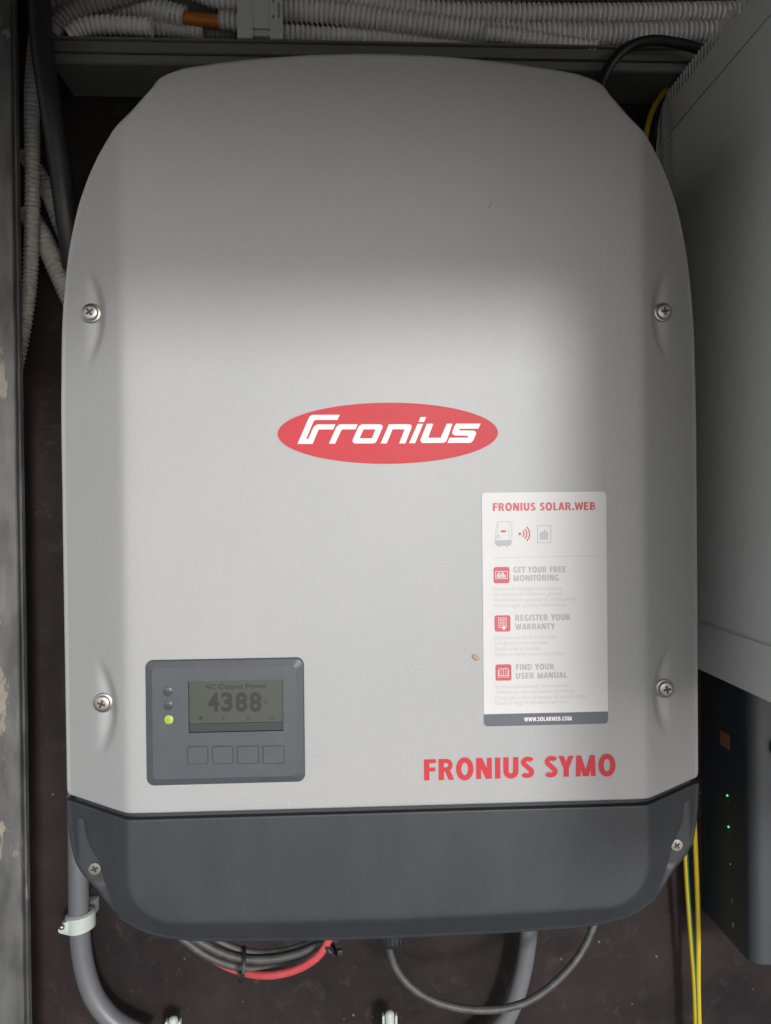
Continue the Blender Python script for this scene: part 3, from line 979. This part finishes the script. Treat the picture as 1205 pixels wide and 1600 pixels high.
# worn hairline scratch and a dried speck on the silver front
bm = bmesh.new()
ribbon(bm, [(763, 326), (766, 321), (767, 318)], .8, lambda a, b: tuple(P(a, b, YF) - Vector((0, .00025, 0))))
part('scratch', bm_mesh('scratch', bm), M_PANEL)
bm = bmesh.new()
p = P(743, 1027, YF)
m = Matrix.Translation((p.x, YF - .0006, p.z)) @ Matrix.Rotation(R(35), 4, 'Y') @ Matrix.Diagonal((.0040, .0014, .0022, 1))
bmesh.ops.create_icosphere(bm, subdivisions=3, radius=.8, matrix=m)
for v in bm.verts:
    v.co += Vector((random.random() - .5, random.random() - .5, random.random() - .5)) * .0004
part('dried_speck', bm_mesh('dried_speck', bm, True), M_SPECK)

# ------------------------------------------------------------------ cable duct and conduits at the top
def duct():
    yf = -.062
    zt = (P(80, 56, yf).z + P(1080, 73, yf).z) / 2
    x0, x1 = P(79, 60, yf).x, .40
    d = thing('cable_duct', 'grey plastic cable duct running along the wall above the inverter', 'duct', (x0, 0, zt - .03))
    off = -Vector(d.location)
    h = .0235
    prof = [(-.001, -h), (yf + .004, -h), (yf + .002, -h + .001), (yf + .0015, -.0155), (yf + .003, -.0150), (yf + .003, -.0140), (yf, -.0135), (yf, -.0045),
            (yf + .0025, -.0038), (yf + .0025, -.0028), (yf - .0008, -.0022), (yf - .0008, -.0004), (yf + .0002, .0003), (yf + .003, .0003), (yf + .003, -h + .004), (-.001, -h + .004)]
    bm = bmesh.new()
    A = [bm.verts.new((x0, y, zt + z)) for y, z in prof]
    B = [bm.verts.new((x1, y, zt + z)) for y, z in prof]
    n = len(prof)
    for i in range(n):
        bm.faces.new((A[i], B[i], B[(i + 1) % n], A[(i + 1) % n]))
    bm.faces.new(A); bm.faces.new(B[::-1])
    o = link('duct_trough', bm_mesh('duct_trough', bm), M_TRUNK, d); o.location = off
    bm = bmesh.new(); add_box(bm, x0 + .001, x1, -.004, -.0012, zt - .019, zt + .09)
    o = link('duct_back', bm_mesh('duct_back', bm), M_TRUNK, d); o.location = off
    # clip bridging the open front
    c = thing('duct_clip', 'pale grey plastic retaining clip hooked over the cable duct lip', 'clip', (P(406, 62, yf).x, yf, zt - .003))
    off = -Vector(c.location)
    y0, y1 = yf - .0045, yf - .0015
    def b(name, xa, xb, ya, yb, mat=M_DUCTCLIP, dy=0, bm=None, dz=0):
        p, q_ = P(xa, yb, yf), P(xb, ya, yf)
        own = bm is None
        if own:
            bm = bmesh.new()
        add_box(bm, p.x, q_.x, y0 + dy, y1 + dy + dz, p.z, q_.z, .0004)
        if own:
            o = link(name, bm_mesh(name, bm, True), mat, c); o.location = off
    b('clip_leg', 372, 394.5, -60, 63)
    b('clip_plate', 395.5, 421.5, -60, 47.5, dy=.0006)
    b('clip_bar', 394.8, 422.2, 50, 58, dy=.0020)
    bm = bmesh.new()                                # right leg with its square holes left open
    for xa, xb, ya, yb in ((422.3, 426, -60, 64.5), (429.5, 434.5, -60, 64.5), (438, 441.5, -60, 64.5),
                           (426, 429.5, -60, 3.5), (426, 429.5, 9.5, 28), (426, 429.5, 34, 64.5), (434.5, 438, -60, 8), (434.5, 438, 32, 64.5)):
        b('', xa, xb, ya, yb, bm=bm)
    o = link('clip_leg', bm_mesh('clip_leg', bm, True), M_DUCTCLIP, c); o.location = off
    p0, p1 = P(372, -60, yf), P(441, -60, yf)
    bm = bmesh.new(); add_box(bm, p0.x, p1.x, yf - .004, -.004, p0.z - .002, p0.z)
    o = link('clip_arm', bm_mesh('clip_arm', bm), M_DUCTCLIP, c); o.location = off
duct()
GC = 'corrugated conduits bundled in the cable duct'
def cond(pts, rpx, y, label, mat=M_CONDUIT, group=GC, **k):
    yy = y if isinstance(y, (list, tuple)) else [y] * len(pts)
    P3 = [P(px, py, d) for (px, py), d in zip(pts, yy)]
    rad = rpx * (sum(yy) / len(yy) - CAM.y) / FPX
    return corrugated('corrugated_conduit', P3, rad, mat, label, group, **k)
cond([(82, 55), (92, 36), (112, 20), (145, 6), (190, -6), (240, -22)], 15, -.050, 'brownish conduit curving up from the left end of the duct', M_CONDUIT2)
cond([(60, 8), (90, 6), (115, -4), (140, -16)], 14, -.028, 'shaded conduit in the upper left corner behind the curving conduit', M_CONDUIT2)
cond([(108, 56), (130, 43), (160, 39), (200, 40), (237, 43)], 14.5, -.046, 'short conduit lying on the duct lip with its cut end open', open_end=True)
cond([(140, 24), (165, 12), (210, 9), (250, 17), (289, 27)], 16.5, -.030, 'conduit whose open end lets out the orange cable', open_end=True)
cond([(372 + 60, 36), (400, 36), (372, 33.5), (344, 30)], 15.5, -.034, 'conduit by the clip that takes in the orange cable', open_end=True)
cond([(215, 44), (250, 44), (290, 47), (318, 50)], 12.5, -.022, 'thin conduit under the orange cable with its cut end showing', open_end=True)
cond([(305, -14), (335, -3), (370, 4), (410, 6), (470, 0), (530, -14)], 15, -.028, 'conduit passing high behind the clip', M_CONDUIT)
cond([(405, 14), (445, 16), (520, 20), (600, 31), (680, 41), (760, 49), (860, 52), (980, 54), (1110, 50), (1200, 48)], 17.5, -.046, 'thick conduit running right of the clip along the duct front')
cond([(400, 50), (445, 52), (520, 56), (600, 60), (690, 66), (760, 70)], 14, -.036, 'conduit under the thick one beside the clip, sinking into the duct')
cond([(470, -16), (540, -2), (620, 12), (700, 20), (800, 22), (900, 23), (1020, 22), (1140, 20), (1220, 18)], 16.5, -.034, 'upper conduit running right above the thick conduit')
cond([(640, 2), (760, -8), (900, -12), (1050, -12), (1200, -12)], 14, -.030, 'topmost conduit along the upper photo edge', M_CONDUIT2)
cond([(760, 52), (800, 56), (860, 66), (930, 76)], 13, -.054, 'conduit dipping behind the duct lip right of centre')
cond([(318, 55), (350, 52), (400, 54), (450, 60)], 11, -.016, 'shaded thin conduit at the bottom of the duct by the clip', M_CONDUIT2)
# orange cable between two conduit ends
a = [P(x, y, -.032) for x, y in ((262, 22), (286, 27), (312, 31), (345, 34), (380, 35))]
cable('cable', a, 9.5 * .763 / FPX, M_ORANGE, 'short orange cable bridging two conduit ends in the duct')
# left side conduits
GL_ = 'corrugated conduits down the left side'
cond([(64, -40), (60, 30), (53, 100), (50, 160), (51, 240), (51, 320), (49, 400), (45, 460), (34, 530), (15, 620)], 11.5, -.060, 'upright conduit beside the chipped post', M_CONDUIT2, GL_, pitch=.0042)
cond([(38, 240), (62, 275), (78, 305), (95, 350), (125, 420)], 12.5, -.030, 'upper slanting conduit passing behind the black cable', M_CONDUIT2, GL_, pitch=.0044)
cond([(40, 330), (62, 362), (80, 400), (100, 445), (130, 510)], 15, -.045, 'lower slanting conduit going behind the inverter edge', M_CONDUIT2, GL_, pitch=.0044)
a = [P(x, y, d) for (x, y), d in zip(((58, -40), (62, 20), (68, 90), (80, 170), (94, 260), (104, 340), (116, 420)), (-.085, -.085, -.085, -.085, -.08, -.075, -.06))]
cable('cable', a, 17 * .71 / FPX, M_BLACKCABLE, 'thick black cable hanging down at upper left', group=None, seg=18)
# black cable at the top right
a = [P(x, y, -.075) for x, y in ((925, 190), (936, 140), (950, 106), (975, 78), (1010, 64), (1050, 66), (1095, 78), (1150, 110))]
cable('cable', a, 8 * .72 / FPX, M_BLACKCABLE, 'black cable looping over the duct into the grey cabinet')
# earth wire at the right top
a = [P(x, y, d) for (x, y), d in zip(((1008, 262), (1008, 228), (1013, 195), (1022, 168), (1036, 146), (1052, 132), (1075, 122)), (-.05, -.05, -.05, -.045, -.035, -.02, -.01))]
cable('earth_wire', a, 4.2 * .75 / FPX, M_YELLOW, 'yellow earth wire curving behind the grey cabinet at upper right', 'wire')
a = [P(x, y, -.02) for x, y in ((1034, 150), (1027, 180), (1022, 215), (1018, 260))]
cable('cable', a, 3 * .77 / FPX, M_BLACKCABLE, 'thin black cable beside the yellow wire at upper right')

# ------------------------------------------------------------------ right cabinet
def cabinet():
    X = .2925
    c = thing('equipment_cabinet', 'tall grey metal cabinet with slotted top edge at the right', 'cabinet', (X, 0, -.15))
    off = -Vector(c.location)
    def bx(name, *a, mat=M_CAB, bev=.001, parent=c):
        o = box(name, *a, mat, parent, bev)
        if parent is c: o.location = off
        return o
    yfr = -.76
    zb = PX(1090, 1045, X).z
    zs = PX(1090, 970, X).z
    zt = (PX(1049, 202, X).z + PX(1203, 24, X).z) / 2
    zv = PX(1050, 131, X).z
    ybk = PX(1049, 300, X).y
    bx('side_panel', X, X + .02, yfr, ybk, zs + .0012, zt - .0012)
    bx('lower_panel', X, X + .02, yfr, ybk, zb, zs - .0012)
    bx('housing', X + .0025, .62, yfr + .004, -.002, zb + .001, zt + .002, mat=M_CAB)
    # hood with chamfered rear corner, fins along the top edge
    hx = X + .001
    bm = bmesh.new()
    prof = [(yfr, zt + .0012), (-.006, zt + .0012 - .012), (-.008, zt + .012), (-.018, zv - .006), (-.030, zv - .0135), (yfr, zv - .0135)]
    prof = [(yfr, zt + .0012), (ybk, zt + .0012), (-.004, zt - .006), (-.010, zt + .022), (-.018, zv - .010), (-.034, zv - .0135 + .0130), (-.034, zv - .0135), (yfr, zv - .0135)]
    A = [bm.verts.new((hx, y, z)) for y, z in prof]
    B = [bm.verts.new((hx + .0018, y, z)) for y, z in prof]
    n = len(prof)
    bm.faces.new(A); bm.faces.new(B[::-1])
    for i in range(n):
        bm.faces.new((A[i], A[(i + 1) % n], B[(i + 1) % n], B[i]))
    o = link('hood', bm_mesh('hood', bm), M_CAB, c); o.location = off
    bx('hood_core', hx + .022, .62, yfr + .003, -.012, zt + .003, zv - .004, mat=M_DARKIN, bev=0)  # near-black block stands in for the shade behind the vent slots
    bm = bmesh.new()
    y = -.034
    while y > yfr:
        add_box(bm, hx, hx + .0014, y - .0064, y - .0040, zv - .0137, zv, .0003, 1)
        y -= .0064
    add_box(bm, hx + .03, .62, yfr, -.034, zv - .002, zv - .0002)
    o = link('vent_grille', bm_mesh('vent_grille', bm), M_CAB, c, 'stuff'); o.location = off
cabinet()
def control_box():
    X, yf = .3395, -.100
    zb = PX(1150, 1484, X).z
    zt = -.151
    c = thing('control_box', 'black wall box with green lamps below the grey cabinet', 'box', (X, 0, zb))
    off = -Vector(c.location)
    # body: rounded front edge
    r = .012
    prof = [(X, -.0015), (X, yf + r)] + [(X + r - r * math.cos(R(a)), yf + r - r * math.sin(R(a))) for a in (15, 30, 45, 60, 75, 90)] + [(.56, yf), (.56, -.0015)]
    bm = bmesh.new()
    n = len(prof)
    lv = []
    for z, ins in ((zb, .003), (zb + .003, 0), (zt, 0)):
        lv.append([bm.verts.new((x + (ins if i < 9 else 0), y + (ins if 1 <= i else 0), z)) for i, (x, y) in enumerate(prof)])
    for a, b in zip(lv, lv[1:]):
        for i in range(n):
            bm.faces.new((a[i], a[(i + 1) % n], b[(i + 1) % n], b[i]))
    bm.faces.new(lv[0][::-1]); bm.faces.new(lv[-1])
    o = link('enclosure', bm_mesh('enclosure', bm, True, 40), M_BOX, c); o.location = off
    SIDE = Matrix.Rotation(R(-90), 4, 'Y')
    for px, py, on in ((1137, 1243, 1), (1139, 1292, 1), (1142, 1350, 0)):
        p = PX(px, py, X)
        bm = bmesh.new()
        add_lathe(bm, [(0, .0012), (.0008, .0010), (.0011 if on else .0008, 0)], 12, Matrix.Translation(p) @ SIDE)
        o = link('lamp', bm_mesh('lamp', bm, True), M_GREENLED if on else M_MARK, c); o.location = off
        if on:
            p = PX(px + 1, py + 8, X)
            bm = bmesh.new(); add_box(bm, p.x - .0003, p.x + .001, p.y - .0014, p.y + .0014, p.z - .0012, p.z + .0012)
            o = link('lamp_symbol', bm_mesh('lamp_symbol', bm), M_MARK, c); o.location = off
            o.data.materials[0] = M_STDARK
    for px, py, k in ((1144, 1408, 0), (1146, 1445, 1)):
        p = PX(px, py, X)
        bm = bmesh.new()
        tf = lambda a, b: (X - .0003, p.y - a * .001, p.z + b * .001)
        if k == 0:
            ribbon(bm, [(-1.5, 2), (0, .6), (-.5, -.4), (1.5, -2)], 1.1, tf)
        else:
            ribbon(bm, [(1.8 * math.cos(R(a * 45)), 2 * math.sin(R(a * 45))) for a in range(8)], .9, tf, True)
            ribbon(bm, [(0, -1.2), (0, 1.2)], .7, tf)
        o = link('box_symbol', bm_mesh('box_symbol', bm), M_MARK, c); o.location = off
    p0, p1 = PX(1126, 1141, X), PX(1140, 1172, X)
    o = box('box_label', X - .0004, X + .001, p1.y, p0.y, p1.z, p0.z, M_ORLABEL, c, 0); o.location = off
    p = P(1222, 1166, yf)
    bm = bmesh.new()
    add_lathe(bm, [(0, .006), (.010, .006), (.0118, .004), (.0118, 0)], 32, Matrix.Translation((p.x, yf, p.z)) @ FRONT)
    o = link('knob', bm_mesh('knob', bm, True, 40), M_NEARBLACK, c); o.location = off
control_box()

# ------------------------------------------------------------------ below the inverter
# left rigid pipe and its clip
a = [P(x, y, -.035) for x, y in ((121, 1200), (122, 1300), (123, 1390), (124, 1440), (128, 1490), (138, 1535), (155, 1570), (185, 1600), (235, 1625))]
cable('pipe', a, 15.5 * .76 / FPX, M_PIPE, 'grey plastic pipe bending away at lower left, held by a pale clip', 'pipe', seg=24)
def pipe_clip():
    p = P(126, 1438, -.035)
    r = 15.5 * .76 / FPX
    c = thing('pipe_clip', 'pale green plastic clip round the lower left pipe', 'clip', (p.x, 0, p.z))
    off = -Vector(c.location)
    bm = bmesh.new()
    h = .0085
    ri, ro = r + .0002, r + .0042
    ang = list(range(-70, 255, 13))
    L_ = []
    for z in (-h, h):
        for rr in (ri, ro):
            L_.append([bm.verts.new((p.x + rr * math.cos(R(a_)), p.y - rr * math.sin(R(a_)) * 1.0, p.z + z * (.85 if rr == ro else 1) + .12 * rr * math.cos(R(a_)))) for a_ in ang])
    bi, bo, ti, to = L_
    for i in range(len(ang) - 1):
        for q1, q2 in ((bi, bo), (bo, to), (to, ti), (ti, bi)):
            bm.faces.new((q1[i], q1[i + 1], q2[i + 1], q2[i]))
    for i in (0, -1):
        bm.faces.new((bi[i], bo[i], to[i], ti[i]))
    o = link('clip_ring', bm_mesh('clip_ring', bm, True, 45), M_CLIPPLASTIC, c); o.location = off
    bm = bmesh.new()                               # ear with the screw, at the left
    e = P(99, 1447, -.045)
    add_prism(bm, [(e.x - .0045, e.z - .003), (e.x - .003, e.z - .0055), (p.x - ri * .7, p.z - h * .9), (p.x - ri * .7, p.z + h * .75), (e.x - .001, e.z + .0035)], -.048, -.030, .0008)
    o = link('clip_ear', bm_mesh('clip_ear', bm, True, 40), M_CLIPPLASTIC, c); o.location = off
    e = P(97, 1448, -.048)
    bm = bmesh.new(); add_lathe(bm, [(0, .0032), (.0014, .0028), (.0026, .0014), (.0029, 0)], 18, Matrix.Translation((e.x, -.048, e.z)) @ FRONT)
    o = link('clip_screw', bm_mesh('clip_screw', bm, True), M_STEEL, c); o.location = off
    bm = bmesh.new(); add_box(bm, p.x - .007, p.x + .007, p.y + r + .001, -.0005, p.z - .007, p.z + .007, .001)
    o = link('clip_foot', bm_mesh('clip_foot', bm, True), M_CLIPPLASTIC, c); o.location = off
pipe_clip()
# cable bundle
GB = 'dusty grey cables in the bundle under the inverter'
def run(name, pts, rpx, y, mat, label, cat='cable', group=None, **k):
    yy = y if isinstance(y, (list, tuple)) else [y] * len(pts)
    return cable(name, [P(px, py, d) for (px, py), d in zip(pts, yy)], rpx * (yy[0] - CAM.y) / FPX, mat, label, cat, group, **k)
run('cable', [(255, 1440), (285, 1466), (325, 1494), (372, 1511), (420, 1512), (470, 1500), (510, 1478), (535, 1455), (550, 1425)], 6.2, -.118, M_GREYCABLE, 'outermost grey cable of the bundle, dipping lowest of the greys', group=GB)
run('cable', [(275, 1440), (305, 1466), (345, 1488), (385, 1499), (430, 1498), (475, 1487), (512, 1468), (530, 1440)], 6.4, -.126, M_GREYCABLE, 'middle grey cable of the bundle under the inverter', group=GB)
run('cable', [(300, 1440), (325, 1460), (362, 1480), (400, 1489), (440, 1487), (480, 1476), (510, 1458), (525, 1430)], 5.8, -.118, M_GREYCABLE, 'innermost grey cable of the bundle, nearest the inverter', group=GB)
run('cable', [(310, 1482), (345, 1505), (380, 1519), (420, 1524), (460, 1516), (490, 1500), (508, 1480), (518, 1455), (522, 1425)], 6.0, [-.108, -.110, -.116, -.128, -.134, -.138, -.140, -.140, -.140], M_REDCABLE, 'red cable hanging below the grey bundle')
def zip_tie(c, rx, rz, ang, y, label, tail):
    t = thing('cable_tie', label, 'cable tie', tuple(P(*c, y)), 'black ties round the bundle')
    off = -Vector(t.location)
    k = (y - CAM.y) / FPX
    p = P(*c, y)
    bm = bmesh.new()
    ca, sa = math.cos(R(ang)), math.sin(R(ang))
    pts = []
    for i in range(25):
        a_ = 2 * math.pi * i / 24
        u, v = rx * k * math.cos(a_) * .25, rz * k * math.sin(a_)
        pts.append(Vector((p.x + u * ca - v * sa, p.y - .013 * math.cos(a_), p.z + u * sa + v * ca)))
    me = tube_mesh('tie_band', pts, .0017, 6, False)
    o = link('tie_band', me, M_BLACKCABLE, t); o.location = off
    q_ = P(*tail, y - .010)
    bm = bmesh.new()
    add_box(bm, q_.x - .0022, q_.x + .0022, q_.y - .002, q_.y + .002, q_.z - .0026, q_.z + .0026, .0005)
    o = link('tie_lock', bm_mesh('tie_lock', bm, True), M_BLACKCABLE, t); o.location = off
zip_tie((379, 1507), 16, 23, -8, -.126, 'black tie round the left end of the red cable', (377, 1524))
zip_tie((515, 1478), 14, 17, 40, -.132, 'black tie round the bundle where the red cable rises', (531, 1488))
# gland and grey lead
def gland():
    p = P(612, 1466, -.125)
    g = thing('cable_gland', 'black ribbed cable gland under the inverter centre', 'cable gland', (p.x, p.y, p.z))
    off = -Vector(g.location)
    bm = bmesh.new()
    seg = 48
    prof = [(.0, .012), (.0135, .012), (.0135, .0035), (.0125, -.001), (.0095, -.0045), (.0062, -.0062), (.0, -.0062)]
    for r0, h in prof:
        pass
    add_lathe(bm, prof, seg, Matrix.Translation(p))
    for i in range(24):
        a_ = 2 * math.pi * i / 24
        m = Matrix.Translation(p) @ Matrix.Rotation(a_, 4, 'Z') @ Matrix.LocRotScale((.0136, 0, .006), None, (.0012, .0017, .010))
        bmesh.ops.create_cube(bm, size=1, matrix=m)
    o = link('gland_nut', bm_mesh('gland_nut', bm, True, 35), M_BLACKCABLE, g); o.location = off
    bm = bmesh.new(); add_lathe(bm, [(.0, .0150), (.0175, .0150), (.0175, .0118), (0, .0118)], 6, Matrix.Translation(p))
    o = link('gland_hexagon', bm_mesh('gland_hexagon', bm), M_BLACKCABLE, g); o.location = off
gland()
run('cable', [(607, 1462), (610, 1490), (624, 1522), (650, 1548), (685, 1567), (730, 1577), (780, 1577), (830, 1562), (875, 1528), (910, 1485), (932, 1435), (942, 1400)], 5.9,
    [-.125, -.125, -.126, -.128, -.13, -.13, -.13, -.125, -.115, -.105, -.10, -.10], M_GREYCABLE, 'dark grey lead drooping from the gland in a wide loop', seg=16)
# right rigid pipe with a coupling
run('pipe', [(828, 1410), (827, 1450), (821, 1500), (812, 1540), (802, 1570), (785, 1600), (740, 1640)], 13.5, -.030, M_PIPE, 'grey plastic pipe behind the drooping lead, curving to the left', 'pipe', seg=24)
# stubby clip tops at the bottom edge
for (px, py), lab in zip(((271, 1596), (609, 1587)), ('small grey clip top at the bottom edge, left of centre', 'small grey clip top at the bottom edge below the gland')):
    y = -.030
    k = (y - CAM.y) / FPX
    p = P(px, py, y)
    t = thing('pipe_saddle', lab, 'clip', tuple(p), 'grey clip tops at the bottom edge')
    off = -Vector(p)
    bm = bmesh.new()
    add_lathe(bm, [(0, 8 * k), (4 * k, 7.4 * k), (6.5 * k, 5 * k), (7.6 * k, 1 * k), (7.6 * k, -40 * k), (0, -40 * k)], 20, Matrix.Translation(p))
    o = link('saddle_post', bm_mesh('saddle_post', bm, True, 50), M_CLIPPLASTIC, t); o.location = off
    for s in (-1, 1):
        bm = bmesh.new()
        add_box(bm, p.x + s * 10 * k - 1.8 * k, p.x + s * 10 * k + 1.8 * k, p.y - .003, p.y + .004, p.z - 40 * k, p.z + 2 * k, .0005)
        o = link('saddle_jaw', bm_mesh('saddle_jaw', bm, True), M_CLIPPLASTIC, t); o.location = off
# earth wires at the lower right
def earth(pts, stripe, lab):
    path = smooth_path([P(px, py, -.026) for px, py in pts], .005)
    me = tube_mesh('earth_wire', path, 4.0 * .77 / FPX, 16, True, stripe)
    me.materials.append(M_YELLOW); me.materials.append(M_GREEN)
    tag(link('earth_wire', me), lab, 'wire', 'yellow and green earth wires at lower right')
earth([(1070, 1290), (1072, 1350), (1075, 1400), (1080, 1470), (1085, 1540), (1088, 1630)], (10, 11, 12, 13, 14, 15), 'left yellow and green earth wire below the inverter corner')
earth([(1083, 1250), (1086, 1310), (1089, 1380), (1091, 1450), (1091, 1540), (1093, 1630)], (10, 11, 12), 'right yellow and green earth wire rising to the inverter edge')
